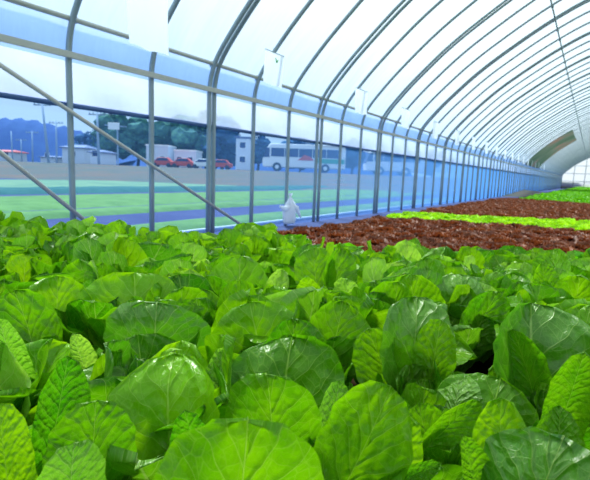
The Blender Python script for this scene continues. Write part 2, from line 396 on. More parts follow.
# plastic bag tied to the post: pinched neck, two ears, slack body
by = 5.33; bg = empty('plastic_bag', (XL+.03, by, .04)); bg.scale = (1.2, 1.75, 1.35); tag(bg, 'crumpled white plastic bag tied low on a wall post', 'bag')
m = MB(); n = 14; prof = [(0, .07), (.03, .085), (.08, .08), (.13, .083), (.19, .06), (.235, .03), (.265, .012), (.30, .025)]
for j, (z, r) in enumerate(prof):
    for i in range(n):
        a = 2*math.pi*i/n; rr = r*(1+.2*math.sin(a*4+j*.5)+.12*math.sin(a*7+j))
        m.v.append((.04+rr*.5*math.cos(a), rr*math.sin(a), z))
for j in range(len(prof)-1):
    for i in range(n): m.f.append((j*n+i, j*n+(i+1) % n, (j+1)*n+(i+1) % n, (j+1)*n+i))
m.f.append(tuple(range(n))[::-1]); m.build('bag_body', M['bag'], bg, True)
for s in (-1, 1):
    m = MB(); m.tube([(.04, s*.02, .17), (.05, s*.08, .15), (.05, s*.15, .05+.13*(s < 0))], [.035, .03, .008], 7); m.build('bag_handle', M['bag'], bg, True)

# shade cloth over a stretch of roof
def shade_pt(u, v):
    x, z = arch(.06+.31*u, -.08); return (x, 30.2+(8.2-.8*u)*v, z+.02*math.sin(v*9)*math.sin(u*8))
o = sheet('shade_cloth', M['shade'], shade_pt, 24, 12); tag(o, 'dark green shade cloth stretched over the roof near the far end', 'shade cloth')

# ---------------------------------------------------------------- leaves
def prof_w(v, kind):
    if kind == 0: T = [(0, .20), (.12, .22), (.28, .48), (.45, .82), (.6, .98), (.7, 1.), (.82, .92), (.91, .72), (.965, .46), (1, .0)]
    elif kind == 1: T = [(0, .2), (.12, .26), (.28, .66), (.42, .92), (.56, 1.), (.7, .97), (.83, .83), (.92, .6), (.97, .38), (1, 0)]
    else: T = [(0, .24), (.15, .3), (.3, .55), (.5, .88), (.66, 1.), (.8, .93), (.9, .72), (.96, .48), (1, 0)]
    for (a, fa), (b, fb) in zip(T, T[1:]):
        if v <= b:
            t = (v-a)/(b-a)
            if b == 1: return fa*math.sqrt(max(0, 1-t*t))
            return fa+(fb-fa)*t
    return 0
def leaf_verts(L, W, nu, nv, seed, bow=.10, cup=.35, curl=.2, wave=.03, kind=0, quilt=.0022, fold=0.0, asym=0.0, twist=0.0):
    """blade in its chord frame: foot at the origin, tip up +z, width along x, upper face towards +y"""
    rr = random.Random(seed); p1, p2, p3 = rr.uniform(0, 6), rr.uniform(0, 6), rr.uniform(0, 6)
    V = []; UV = []
    vs = [j/nv for j in range(nv+1)]
    vs = [v+.10*math.sin(math.pi*v)*v for v in vs]           # denser rows near the tip
    off = Vector((seed*3.7 % 50, seed*1.3 % 50, 0))
    sway = rr.uniform(-.06, .06)
    for v in vs:
        hw = W/2*prof_w(min(v, 1), kind)
        tw = twist*(v-.3); ct, st = math.cos(tw), math.sin(tw)
        zc = L*v; yc = L*bow*math.sin(math.pi*v)             # belly towards the upper face
        yc -= L*curl*max(0, v-.62)**2*2.6                    # tip rolls back
        zc -= L*curl*max(0, v-.62)**2*1.1
        xc = sway*L*math.sin(math.pi*v*.8)
        for i in range(nu+1):
            u = -1+2*i/nu; s = abs(u)
            x = hw*u*(1+.07*noise.noise(Vector((v*3.2, 4*(u > 0), 7))+off)+.025*math.sin(v*44+p1)*s**4); y = 0
            c = cup*(.55+.6*(1-v))
            y += hw*c*s**1.8*(1+asym*u)
            x *= 1-.22*c*s*s
            y += fold*hw*max(0, u)**1.2                      # one half folded forward
            x *= 1-.25*fold*max(0, u)
            x, y = x*ct-y*st, x*st+y*ct
            wv = wave*W*s**2.5*(math.sin(v*17+p1+u*1.5)+.6*math.sin(v*31+p2)+.5*math.sin(u*5+p3))*min(1, v*2.5)
            y += wv; zz = zc-.05*L*s*s*(v > .9)*(0)+.25*wv
            # quilted blisters between side veins
            ph = v*6.2-(s*.5)**.8*4.2+(.47 if u > 0 else 0)
            q = abs(math.sin(math.pi*(ph-.0)))**.7*min(1, s*5)*min(1, v*3)*(1-.4*s)
            q *= .7+.6*noise.noise(Vector((u*3, v*5, 0))+off)
            y -= quilt*(q*1.3)+W*.06*noise.noise(Vector((u*1.6, v*2.6, 3))+off)+W*.02*noise.noise(Vector((u*4.5, v*7, 9))+off)
            if s < .12: y -= quilt*.9*(1-v)
            V.append((x+xc, yc+y, zz)); UV.append((.5+.5*u*(.25+.75*prof_w(min(v, 1), kind)) if v < 1 else .5, v*L/W*.7/(1.1)))
    Fc = [(j*(nu+1)+i, j*(nu+1)+i+1, (j+1)*(nu+1)+i+1, (j+1)*(nu+1)+i) for j in range(nv) for i in range(nu)]
    return V, Fc, UV
def to_mesh(name, parts, mats, mi=None):
    """parts: list of (V, F, UV, tint, matindex)"""
    V, Fc, U, T, MI = [], [], [], [], []
    for v, f, uv, t, k in parts:
        b = len(V); V += v; Fc += [tuple(b+i for i in q) for q in f]; U += uv; T += [t]*len(v); MI += [k]*len(f)
    me = bpy.data.meshes.new(name); me.from_pydata(V, [], Fc)
    for mt in mats: me.materials.append(mt)
    me.polygons.foreach_set('use_smooth', [True]*len(Fc)); me.polygons.foreach_set('material_index', MI)
    ul = me.uv_layers.new(name='uv')
    li = [0]*len(me.loops); me.loops.foreach_get('vertex_index', li)
    fl = []
    for i in li: fl += U[i]
    ul.data.foreach_set('uv', fl)
    at = me.attributes.new('tint', 'FLOAT', 'POINT'); at.data.foreach_set('value', T)
    me.update(); return me
def xf(parts, Mx):
    v, f, uv = parts[:3]; return ([tuple(Mx @ Vector(p)) for p in v], f, uv)
def frame(base, d, nrm, roll=0):
    """matrix: z along d, y close to nrm"""
    z = d.normalized(); y = (nrm-z*nrm.dot(z)).normalized(); x = y.cross(z)
    if roll:
        q = Matrix.Rotation(roll, 3, z); x = q @ x; y = q @ y
    Mx = Matrix(((x.x, y.x, z.x, base.x), (x.y, y.y, z.y, base.y), (x.z, y.z, z.z, base.z), (0, 0, 0, 1)))
    return Mx
def spiral(rr, n=13, s=1.0, zb=0.0):
    """matrices of the leaves of one loose upright head"""
    out = []; a0 = rr.uniform(0, 6.28)
    for k in range(n):
        t = k/(n-1)                                            # 0 outermost .. 1 heart
        az = a0+k*2.4+rr.uniform(-.25, .25)
        th = math.radians(36*(1-t)**1.1+4+rr.uniform(-6, 9))
        e = Vector((math.cos(az), math.sin(az), 0)); d = e*math.sin(th)+Vector((0, 0, 1))*math.cos(th)
        nn = -e*math.cos(th)+Vector((0, 0, 1))*math.sin(th)
        L = s*(.245-.06*t**1.5+rr.uniform(-.03, .02))
        out.append((frame(e*.022*(1-t)+Vector((0, 0, zb+.02*t)), d, nn, rr.uniform(-.3, .3)), L, t))
    return out

# shared blades (unit length 1): hi-res for the near heads
HI = []
for k in range(10):
    p = leaf_verts(1, (.66, .72, .6, .76, .68)[k % 5], 22, 30, 100+k, bow=(-.07, .03, -.11)[k % 3], cup=(.5, .75, .35, .6)[k % 4],
                   curl=(.05, .5, -.12, .12)[k % 4], wave=.04, twist=(0, .7, -.8, .3, -.4, .9, 0)[k % 7], kind=k % 3, quilt=.0035, fold=(0, .3, .5, 0, .2)[k % 5])
    HI.append(p)
HIM = [to_mesh('leaf', [p+((k % 4)/4, 0)], [M['romaine_waxy' if k in (3, 8) else 'romaine']]) for k, p in enumerate(HI)]
HIY = [to_mesh('leaf', [HI[k]+(.5, 0)], [M['romaine_young_highlight']]) for k in (1, 4)]
LO = []
for k in range(8):
    LO.append(leaf_verts(1, (.66, .74, .6, .78)[k % 4], 10, 13, 200+k, bow=(-.08, .02, -.05)[k % 3], cup=(.5, .7, .35)[k % 3], curl=(.05, .45, -.1, .1)[k % 4], wave=.04, twist=(0, .7, -.8, .3, -.5)[k % 5], kind=k % 3, quilt=.008, fold=(0, .3, 0, 0)[k % 4]))

# ---- landmark leaves of the foreground heads: (tip px x, y, height, width px, azimuth deg from 'away', lean deg, length, opts)
HEADS = [
 ('romaine head at bottom centre-left with one huge upright leaf catching a pale highlight', (215, 452), [
   (172, 345, .34, 128, 0, 6, .25, dict(cup=.45, fold=.25, curl=.3, bow=-.03, flop=.35)),
   (243, 430, .36, 182, 170, 4, .26, dict(cup=-.25, curl=.25, bow=.03)),
   (222, 342, .30, 36, 30, 10, .2, dict(cup=.8, curl=.6, young=1)),
   (178, 418, .335, 60, 250, 14, .24, dict(cup=.5))]),
 ('romaine head at bottom centre with a broad domed leaf behind a leaf leaning right', (345, 440), [
   (386, 384, .34, 104, 62, 24, .25, dict(cup=.25, curl=.15, roll=-.25)),
   (300, 331, .31, 118, 350, 14, .24, dict(cup=.3, curl=.5)),
   (262, 377, .32, 100, 200, 4, .22, dict(cup=-.3, curl=.3)),
   (408, 418, .30, 84, 80, 16, .22, dict(cup=-.2, curl=.3)),
   (443, 464, .27, 34, 85, 62, .2, dict(cup=.5, curl=.2)),
   (335, 379, .29, 42, 20, 5, .18, dict(cup=.8, young=1))]),
 ('romaine head in the bottom left corner with a slim leaf leaning right', (62, 452), [
   (62, 356, .34, 56, 75, 22, .27, dict(cup=.7, curl=.1, roll=.5)),
   (97, 402, .31, 84, 340, 10, .22, dict(cup=-.35, curl=.4)),
   (76, 463, .30, 66, 180, 12, .2, dict(cup=-.6, curl=.8, young=1)),
   (10, 400, .32, 56, 300, 14, .24, dict(cup=.2))]),
 ('romaine head left of centre with a dark round glossy leaf standing upright', (145, 365), [
   (152, 307, .33, 104, 180, 3, .25, dict(cup=-.4, curl=.4, quilt=.02, waxy=1, flop=.3)),
   (128, 268, .335, 98, 20, 8, .25, dict(cup=.25, fold=.3, curl=.5)),
   (76, 334, .28, 30, 200, 12, .2, dict(cup=.9, young=1)),
   (196, 318, .29, 52, 60, 22, .22, dict(cup=.3))]),
 ('romaine head near the left edge with a smooth broad leaf creased down the middle', (60, 322), [
   (56, 274, .335, 72, 0, 6, .25, dict(cup=.3, fold=.35, curl=.3)),
   (8, 290, .33, 66, 300, 16, .24, dict(cup=.3)),
   (6, 318, .34, 34, 270, 20, .26, dict(cup=.8, young=1)),
   (30, 300, .30, 60, 200, 10, .22, dict(cup=-.3))]),
 ('romaine head right of centre with a tall blistered glossy leaf standing highest', (415, 372), [
   (427, 290, .36, 84, 20, 10, .29, dict(cup=.3, curl=.2, quilt=.022, bow=.02, roll=.3, waxy=1, flop=.3)),
   (436, 318, .32, 46, 60, 14, .25, dict(cup=.2)),
   (366, 330, .29, 60, 280, 26, .22, dict(cup=.3))]),
 ('romaine head in the middle with two wide smooth leaves side by side', (300, 345), [
   (247, 301, .32, 92, 330, 14, .23, dict(cup=-.15, curl=.5)),
   (342, 299, .325, 74, 30, 8, .23, dict(cup=.35, curl=.5, fold=.3)),
   (290, 318, .30, 70, 10, 8, .22, dict(cup=.4))]),
 ('romaine head at lower right with a dark low arching leaf above a pointed one', (465, 425), [
   (500, 371, .26, 104, 40, 38, .22, dict(cup=-.3, curl=.5)),
   (484, 404, .27, 44, 80, 55, .22, dict(cup=.7, curl=.1, roll=.3)),
   (458, 357, .28, 44, 0, 15, .2, dict(cup=-.4, waxy=1, flop=.5)),
   (424, 402, .26, 60, 300, 40, .2, dict(cup=.3))]),
 ('romaine head at the right edge with a broad leaf half in deep shade', (548, 372), [
   (536, 297, .35, 118, 345, 6, .27, dict(cup=.35, fold=.7, curl=.25, bow=-.03, flop=.2, waxy=1)),
   (582, 354, .36, 54, 60, 12, .27, dict(cup=.6, curl=.2)),
   (510, 330, .30, 50, 280, 24, .22, dict(cup=.3)),
   (588, 300, .33, 60, 70, 20, .25, dict(cup=.3))]),
 ('romaine head in the bottom right corner with a broad pale glossy leaf catching glare', (525, 478), [
   (540, 486, .33, 150, 185, 30, .22, dict(cup=-.35, curl=.5, waxy=1, flop=.45)),
   (466, 440, .32, 40, 300, 16, .22, dict(cup=.8, roll=.4)),
   (506, 398, .31, 62, 320, 8, .24, dict(cup=.3, fold=.4)),
   (556, 402, .29, 50, 20, 20, .22, dict(cup=.3))]),
 ('romaine head with a pointed glossy leaf just below the plastic bag', (255, 292), [
   (243, 255, .34, 70, 340, 6, .25, dict(cup=.3, fold=.6, curl=.05, kind=1, waxy=1)),
   (282, 268, .31, 30, 60, 14, .22, dict(cup=.8, young=1)),
   (205, 276, .30, 50, 290, 20, .22, dict(cup=.3))]),
 ('romaine head in mid view with a smooth oval leaf beside a ribbed pale one', (335, 280), [
   (314, 246, .34, 46, 330, 4, .24, dict(cup=.25)),
   (347, 247, .34, 42, 40, 8, .25, dict(cup=.5, quilt=.03, roll=.5)),
   (343, 280, .30, 34, 180, 10, .2, dict(cup=-.4, young=1)),
   (310, 278, .31, 36, 240, 22, .22, dict(cup=.6))]),
 ('romaine head right of centre with a wrinkled shiny round leaf standing tall', (455, 305), [
   (462, 269, .34, 62, 170, 5, .25, dict(cup=-.3, quilt=.02, waxy=1, flop=.4)),
   (410, 274, .33, 64, 340, 10, .24, dict(cup=.2)),
   (500, 292, .30, 46, 70, 14, .22, dict(cup=.4))]),
 ('romaine head toward the right edge with two upright sharp-edged leaves', (555, 272), [
   (552, 247, .34, 36, 20, 6, .25, dict(cup=.6)),
   (578, 276, .33, 50, 20, 10, .24, dict(cup=.3)),
   (545, 262, .32, 30, 300, 14, .22, dict(cup=.5))]),
]
ZBED = .205
used = []
def add_leaf(head, hc, me_or_mesh, Mx, L):
    o = link('leaf', me_or_mesh, head)
    o.matrix_local = Matrix.Translation(-hc) @ Mx @ Matrix.Scale(L, 4) if L != 1 else Matrix.Translation(-hc) @ Mx
    return o
for hi, (label, cpx, lms) in enumerate(HEADS):
    c = hit(cpx[0], cpx[1], .36); bases = []
    specs = []
    for (tx, ty, zt, wpx, az, lean, L, kw) in lms:
        zt += .15; T = hit(tx, ty, zt); dep = (T-EYE).dot(fw); a = math.radians(az); th = math.radians(lean)
        e = AW*math.cos(a)+RT*math.sin(a); dvec = e*math.sin(th)+Vector((0, 0, 1))*math.cos(th)
        L = max(L, (zt-ZBED-.02)/math.cos(th)); B = T-dvec*L
        specs.append((T, B, dvec, e, th, dep, wpx*dep/F, L, kw)); bases.append(B)
    hc = sum(bases, Vector())/len(bases); hc.z = ZBED
    # the foot of every leaf is drawn in to the head's own stem
    root = empty('romaine_lettuce', hc); tag(root, label, 'lettuce', None); used.append(hc)
    for (T, B, dvec, e, th, dep, w, L, kw) in specs:
        kw0 = kw; kw = dict(kw); waxy = kw.pop('waxy', 0); young = kw.pop('young', 0); roll = kw.pop('roll', 0)
        q = kw.pop('quilt', .011)*min(1, (w/.15)**2); Bn = hc+(B-hc)*.45; Bn.z = ZBED+.012
        d = T-Bn; L2 = d.length*(1+.03*kw.get('curl', .3))
        nrm = EYE-T; nrm.z = 0.15; nrm.normalize()
        cz = math.radians(0)
        back = dvec.dot(AW) < 0
        nn = nrm
        par = dict(bow=-.07, cup=.3, curl=.3, wave=.028, kind=0); par['twist'] = R.uniform(-.45, .45); par['asym'] = R.uniform(-.5, .5); par.update(kw); par['cup'] *= 1.25; par['curl'] *= .4; par['curl'] += kw0.get('flop', 0); par.pop('flop', 0)
        V = leaf_verts(1, w/L2, 26, 34, hi*17+len(used)+int(T.x*1000) % 97, quilt=q, **par)
        me = to_mesh('leaf', [V+(R.random(), 0)], [M['romaine_young_highlight'] if young else M['romaine_waxy'] if waxy else M['romaine']])
        fl = R.uniform(-.25, .25)+roll
        add_leaf(root, hc, me, frame(Bn, d, nn, fl), L2*1.0)
    # fill leaves lower down
    for Mx, L, t in spiral(R, 9, .9):
        add_leaf(root, hc, R.choice(HIM), Matrix.Translation(hc) @ Mx, L*.88)
    m = MB(); m.tube([(0, 0, -.01), (0, 0, .03), (0, 0, .05)], [.022, .018, .01], 8); m.build('stem', M['romaine_young_highlight'], root, True)

# ---- the rest of the romaine bed
def far_line(x): return 2.62+.56*x
def head_mesh(seed, mat_i=0, n=13):
    rr = random.Random(seed); parts = []
    for Mx, L, t in spiral(rr, n, 1.02):
        p = rr.choice(LO); S = Mx @ Matrix.Scale(L, 4)
        parts.append(xf(p, S)+(rr.random(), 1 if (t > .8 and rr.random() < .6) or rr.random() < .08 else (2 if rr.random() < .2 else 0)))  # pale young hearts; a few random blades coloured pale as cream sun highlights
    return to_mesh('romaine_lettuce', parts, [M['romaine'], M['romaine_young_highlight'], M['romaine_waxy']])
RH = [head_mesh(300+k) for k in range(9)]
stem_m = MB(); stem_m.tube([(0, 0, -.01), (0, 0, .03), (0, 0, .05)], [.022, .018, .01], 8); STM = stem_m.mesh('stem', M['romaine_young_highlight'], True)
sp = .215; n_r = 0
pos = []
for i in range(-4, 26):
    for j in range(-9, 14):
        a = .30+i*sp*.9; b = j*sp+(sp/2 if i % 2 else 0)
        P = fr(a, b, ZBED)+Vector((R.uniform(-.03, .03), R.uniform(-.03, .03), 0))
        if P.x < -2.52 or P.x > 1.45 or P.y > far_line(P.x)-.05 or P.y < Y0+.3: continue
        if P.y > 1.72 and P.x < -1.6: continue
        q = proj(P+Vector((0, 0, .2)))
        if q is None: continue
        mg = 40+90/q[2]
        if not (-mg < q[0] < 590+mg+230 and q[1] < 480+mg*.8): continue
        if min(((P-u).length for u in used), default=9) < .15: continue
        pos.append((q[2], P, q))
pos.sort(key=lambda t: t[0])
for dep, P, q in pos:
    s = R.uniform(.92, 1.12)*(1.0 if dep < 1.5 else (.88 if P.x > -1.3 else 1.0)); rz = R.uniform(0, 6.28)
    if dep < 1.25:
        root = empty('romaine_lettuce', P, 0)
        for Mx, L, t in spiral(R, 13, s*1.04):
            o = link('leaf', R.choice(HIY) if (t > .85 and R.random() < .8) else R.choice(HIM), root)
            o.matrix_local = Mx @ Matrix.Scale(L, 4)
        o = link('stem', STM, root)
    else:
        root = link('romaine_lettuce', R.choice(RH)); root.location = P; root.rotation_euler = (R.uniform(-.1, .1), R.uniform(-.1, .1), rz); root.scale = (s, s, s*R.uniform(.95, 1.15))
    side = 'left' if q[0] < 200 else ('right' if q[0] > 400 else 'centre')
    if dep < .8: lab, g = 'fresh green romaine head half hidden among the foremost heads, %s of the bed' % side, 'front romaine heads %s' % side
    elif dep < 1.4: lab, g = 'green romaine head packed in the middle rows, %s of the bed' % side, 'middle romaine heads %s' % side
    else: lab, g = 'small-looking green romaine head in the back rows, %s of the bed' % side, 'back romaine heads %s' % side
    tag(root, lab, 'lettuce', g); n_r += 1
print('romaine heads', n_r+len(HEADS))

# ---------------------------------------------------------------- frilly lettuces beyond
def frilly(seed, mat, n, size, hgt, nu=8, nv=5, fr_=.16, name='red_lettuce'):
    rr = random.Random(seed); parts = []
    for k in range(n):
        t = k/(n-1); az = k*2.4+rr.uniform(-.3, .3); th = math.radians(72*(1-t)+8)
        L = size*(.9-.4*t); W = L*1.05; V = []; UV = []
        e = Vector((math.cos(az), math.sin(az), 0)); d = e*math.sin(th)+Vector((0, 0, hgt))*math.cos(th)
        nn = -e*math.cos(th)+Vector((0, 0, 1))*math.sin(th); Mx = frame(Vector((0, 0, .01)), d, nn, rr.uniform(-.3, .3))
        ph = rr.uniform(0, 6)
        for j in range(nv+1):
            v = j/nv; hw = W/2*(.22+.78*math.sin(min(1, v*1.15)*math.pi/2))*(1 if v < .8 else 1-.9*(v-.8))
            for i in range(nu+1):
                u = -1+2*i/nu; rad = max(abs(u)**2, v**3)
                y = fr_*L*rad*math.sin(i*2.6+j*2.1+ph)+.25*L*v*(1-v)+.2*hw*u*u
                V.append(tuple(Mx @ Vector((hw*u, y, L*v*(1-.12*u*u)+.05*L*math.sin(i*3.1+ph)*rad)))); UV.append((.5+u/2, v))
        Fc = [(j*(nu+1)+i, j*(nu+1)+i+1, (j+1)*(nu+1)+i+1, (j+1)*(nu+1)+i) for j in range(nv) for i in range(nu)]
        parts.append((V, Fc, UV, rr.random()*(.4+.6*t), 0))
    return to_mesh(name, parts, [mat])
RED = [frilly(400+k, M['red'], 13, .135, 1.0) for k in range(6)]
LIM = [frilly(440+k, M['lime'], 13, .13, 1.0, name='lime_lettuce') for k in range(5)]
GRN = []
for k in range(5):
    rr = random.Random(480+k); parts = []
    for Mx, L, t in spiral(rr, 9, .95):
        p = leaf_verts(1, .7, 4, 5, 500+k, bow=.05, cup=.3, curl=.4, kind=0, quilt=0); parts.append(xf(p, Mx @ Matrix.Scale(L, 4))+(rr.random(), 0))
    GRN.append(to_mesh('green_lettuce', parts, [M['greenfar']]))
def l1(x): return 5.2+.14*x          # red / lime boundary
def l2(x): return 6.7+.44*x           # lime / second red boundary
def l3(x): return 12.4-.45*x          # second red / far green boundary
def l_in(x, y): return x > -2.42+.0*y
def scatter(y0f, y1f, sx, x0=-1.88, x1=1.8, ylim=71):
    out = []; row = 0; y = 0.0
    while y < ylim:
        x = x0+(sx/2 if row % 2 else 0)
        while x < x1:
            px, py = x+R.uniform(-.2, .2)*sx, y+R.uniform(-.2, .2)*sx
            if px > x0-.02 and y0f(px) < py < y1f(px): out.append(Vector((px, py, ZBED-.005)))
            x += sx
        y += sx*.87; row += 1
    return out
def place(P, protos, name, s0, s1, lab, grp):
    o = link(name, R.choice(protos)); s = R.uniform(s0, s1); o.location = P; o.scale = (s, s, s*R.uniform(.9, 1.15)); o.rotation_euler = (R.uniform(-.12, .12), R.uniform(-.12, .12), R.uniform(0, 6.28))
    return tag(o, lab, 'lettuce', grp)
def merge(name, pts, protos, s0, s1, lab):
    V, Fc, U, T = [], [], [], []; cache = {}
    for me in protos:
        v = [x.co.copy() for x in me.vertices]; f = [tuple(p.vertices) for p in me.polygons]; t = [a.value for a in me.attributes['tint'].data]
        cache[me] = (v, f, t)
    for P in pts:
        v, f, t = cache[R.choice(protos)]; b = len(V); s = R.uniform(s0, s1); Mx = Matrix.Translation(P) @ Matrix.Rotation(R.uniform(0, 6.28), 4, 'Z') @ Matrix.Scale(s, 4)
        dt = R.uniform(-.2, .3)
        V += [tuple(Mx @ p) for p in v]; Fc += [tuple(b+i for i in q) for q in f]; T += [min(1, max(0, a+dt)) for a in t]
    me = bpy.data.meshes.new(name); me.from_pydata(V, [], Fc); me.materials.append(protos[0].materials[0])
    me.uv_layers.new(name='uv'); me.polygons.foreach_set('use_smooth', [True]*len(Fc))
    at = me.attributes.new('tint', 'FLOAT', 'POINT'); at.data.foreach_set('value', T); me.update()
    return tag(link(name, me), lab, 'lettuce', None, 'stuff')
def seen(P):
    q = proj(P+Vector((0, 0, .1))); return q and -25 < q[0] < 606
def split(pts, n=300):
    a = sorted([p for p in pts if seen(p)], key=lambda p: p.length); b = [p for p in pts if not seen(p)]
    return a[:n], a[n:]+b
red1 = scatter(lambda x: far_line(x)+.12, l1, .15); red2 = scatter(l2, l3, .165)
ind, rest = split(red1+red2)
for P in ind: place(P, RED, 'red_lettuce', .9, 1.25, 'frilly dark red lettuce in the broad red band behind the romaine', 'red lettuces behind the romaine')
merge('red_lettuce_band', rest, RED, .95, 1.3, 'band of dark red lettuces beyond the bright lime stripe')
lim = scatter(l1, l2, .15); ind, rest = split(lim)
for P in ind: place(P, LIM, 'lime_lettuce', .9, 1.25, 'frilly lime green lettuce in the bright stripe between the red bands', 'lime lettuces in the bright stripe')
if rest: merge('lime_lettuce_band', rest, LIM, .95, 1.3, 'rest of the bright lime green lettuce stripe at the right')
grn = scatter(l3, lambda x: 71, .24, x0=-1.5); ind, rest = split(grn)
for P in ind: place(P, GRN, 'green_lettuce', .48, .68, 'green lettuce in the farthest bed before the end wall', 'green lettuces in the farthest bed')
merge('green_lettuce_band', rest, GRN, .48, .68, 'continuous far green lettuces running to the end wall')
# a few green volunteers in the red band's front edge
for k in range(16):
    x = -1.45+k*.11+R.uniform(-.05, .05); P = Vector((x, far_line(x)+.13+R.uniform(0, .1), ZBED))
    place(P, GRN, 'green_lettuce', .62, .8, 'small green seedling lettuce at the seam between romaine and red bands', 'small green lettuces along the seam')

# ---------------------------------------------------------------- outdoors
m = MB(); m.quad((-400, -60, -.02), (XL-.06, -60, -.02), (XL-.06, 500, -.02), (-400, 500, -.02)); tag(m.build('field', M['fsoil']), kind='structure')
m = MB(); m.quad((XR+.3, -60, -.02), (400, -60, -.02), (400, 500, -.02), (XR+.3, 500, -.02)); m.quad((XL-.06, Y1+6, -.02), (XR+.3, Y1+6, -.02), (XR+.3, 500, -.02), (XL-.06, 500, -.02)); tag(m.build('field_right', M['crop1']), kind='structure')
def crop(x0, x1, h, mat, label, y1=60):
    m = MB(); nx, ny = 8, 160; rr = random.Random(int(-x0*10))
    for j in range(ny+1):
        for i in range(nx+1):
            u = i/nx; x = x0+(x1-x0)*u; y = -12+(y1+12)*j/ny
            z = -.01+h*(math.sin(math.pi*u)**.4)*(.75+.25*rr.random()) if 0 < i < nx else -.03
            m.v.append((x, y, z))
    m.f = [(j*(nx+1)+i, j*(nx+1)+i+1, (j+1)*(nx+1)+i+1, (j+1)*(nx+1)+i) for j in range(ny) for i in range(nx)]
    tag(m.build('crop_strip', mat, smooth=True), label, 'crops', None, 'stuff')
crop(-4.75, -3.98, .06, M['crop1'], 'bright green crop strip outside nearest the greenhouse wall')
crop(-6.95, -6.1, .06, M['crop1'], 'narrow bright green crop strip outside beyond the bare soil')
crop(-10.6, -7.3, .05, M['crop1'], 'wide bright green crop strip in the middle of the outdoor field')
crop(-13.1, -11.2, .12, M['crop2'], 'dark teal green crop strip in the outdoor field')
crop(-21, -13.3, .04, M['crop3'], 'pale green crop strip farthest out in the field')
m = MB(); m.tube([(-3.84, -10+i*2, .01) for i in range(36)], .022, 6); tag(m.build('drip_hose', M['white'], smooth=True), 'white hose line lying along the foot of the greenhouse outside', 'hose')
# bank up to the road, road, land behind
def strip(name, mat, a0, z0, a1, z1, b0=-140, b1=90, nb=60, bump=0.0):
    rr = random.Random(3); m = MB(); na = 6
    for j in range(na+1):
        for i in range(nb+1):
            t = j/na; m.v.append(tuple(fr(a0+(a1-a0)*t, b0+(b1-b0)*i/nb, z0+(z1-z0)*t+(bump*rr.uniform(-1, 1) if 0 < j < na else 0))))
    m.f = [(j*(nb+1)+i, j*(nb+1)+i+1, (j+1)*(nb+1)+i+1, (j+1)*(nb+1)+i) for j in range(na) for i in range(nb)]
    return tag(m.build(name, mat, smooth=True), kind='structure')
RB = 14
strip('bank', M['bank'], 21, -.03, 48, .80, b1=RB, bump=.03)
strip('road', M['road'], 48, .80, 62, .82, b1=22)
strip('far_ground', M['bank'], 62, .82, 200, .82, b1=60)
ZG = .82
def hill(name, a, b0, b1, hs, mat):
    m = MB(); n = len(hs)*6
    def hh(t):
        f = t*(len(hs)-1); i = min(int(f), len(hs)-2); k = f-i; k = k*k*(3-2*k); return hs[i]*(1-k)+hs[i+1]*k
    for i in range(n+1):
        t = i/n; h = hh(t)
        for j in range(7):
            s = j/6; m.v.append(tuple(fr(a+s*25, b0+(b1-b0)*t, 1+h*math.sin(s*math.pi/2)*(1+.05*math.sin(i*2.3+j)))))
    m.f = [(i*7+j, (i+1)*7+j, (i+1)*7+j+1, i*7+j+1) for i in range(n) for j in range(6)]
    return tag(m.build(name, mat, smooth=True), kind='structure')
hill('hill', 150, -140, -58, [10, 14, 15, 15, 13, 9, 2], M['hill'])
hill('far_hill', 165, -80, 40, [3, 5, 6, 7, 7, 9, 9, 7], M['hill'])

def tree(px, depth, top, wid, label, mat, seed, base=None):
    """crown of many leafy clumps around a branching trunk"""
    g = dist(px, 166, depth); g.z = ZG+.02
    d = ray(px, top)*depth; hgt = max(2, EYE.z+d.z-g.z); w = wid*depth/F
    root = empty('tree', g); rr = random.Random(seed); m = MB()
    m.tube([(0, 0, 0), (.05*w, 0, hgt*.35), (0, .03*w, hgt*.75)], [.05*hgt**.8, .035*hgt**.8, .02], 8)
    for k in range(5):
        a = k*1.3; m.tube([(0, 0, hgt*.3), (math.cos(a)*w*.25, math.sin(a)*w*.25, hgt*.6)], [.08, .03], 6)
    m.build('trunk', M['bark'], root, True)
    bm = bmesh.new()
    for k in range(26):
        a, rad, zz = rr.uniform(0, 6.28), rr.uniform(0, .38)**.8*w, rr.uniform(.22, .86)
        rad *= math.sin(math.pi*(zz*.8+.15)); s = rr.uniform(.13, .24)*min(w, hgt)
        r = bmesh.ops.create_icosphere(bm, subdivisions=2, radius=s)
        c = Vector((math.cos(a)*rad, math.sin(a)*rad, zz*hgt))
        for v in r['verts']:
            q = noise.noise(v.co*2.2/s+c); v.co = v.co*(1+.45*q); v.co.z *= .8; v.co += c
    # loose leaf tufts
    for k in range(700):
        a, rad, zz = rr.uniform(0, 6.28), (rr.random()**.5)*.5*w, rr.uniform(.2, 1)
        rad *= math.sin(math.pi*(zz*.8+.15)); c = Vector((math.cos(a)*rad, math.sin(a)*rad, zz*hgt)); s = .035*min(w, hgt)
        vs = [bm.verts.new(c+Vector((rr.uniform(-1, 1), rr.uniform(-1, 1), rr.uniform(-1, 1)))*s) for _ in range(4)]
        bm.faces.new(vs)
    me = bpy.data.meshes.new('foliage'); bm.to_mesh(me); bm.free(); me.materials.append(mat); link('foliage', me, root)
    tag(root, label, 'tree')
tree(114, 84, 113, 44, 'dark green tree outside beside the white signboard, left of the houses gap', M['foliage'], 1)
tree(138, 86, 116, 44, 'leafy tree outside between the left-hand houses', M['foliage'], 2)
tree(182, 86, 116, 58, 'broad tree outside behind the white building', M['foliage'], 3)
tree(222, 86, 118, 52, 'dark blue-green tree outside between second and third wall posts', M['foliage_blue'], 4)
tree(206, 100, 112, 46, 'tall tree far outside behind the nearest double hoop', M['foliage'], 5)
tree(352, 70, 138, 26, 'dark tree outside between the two white buses', M['foliage_blue'], 6)
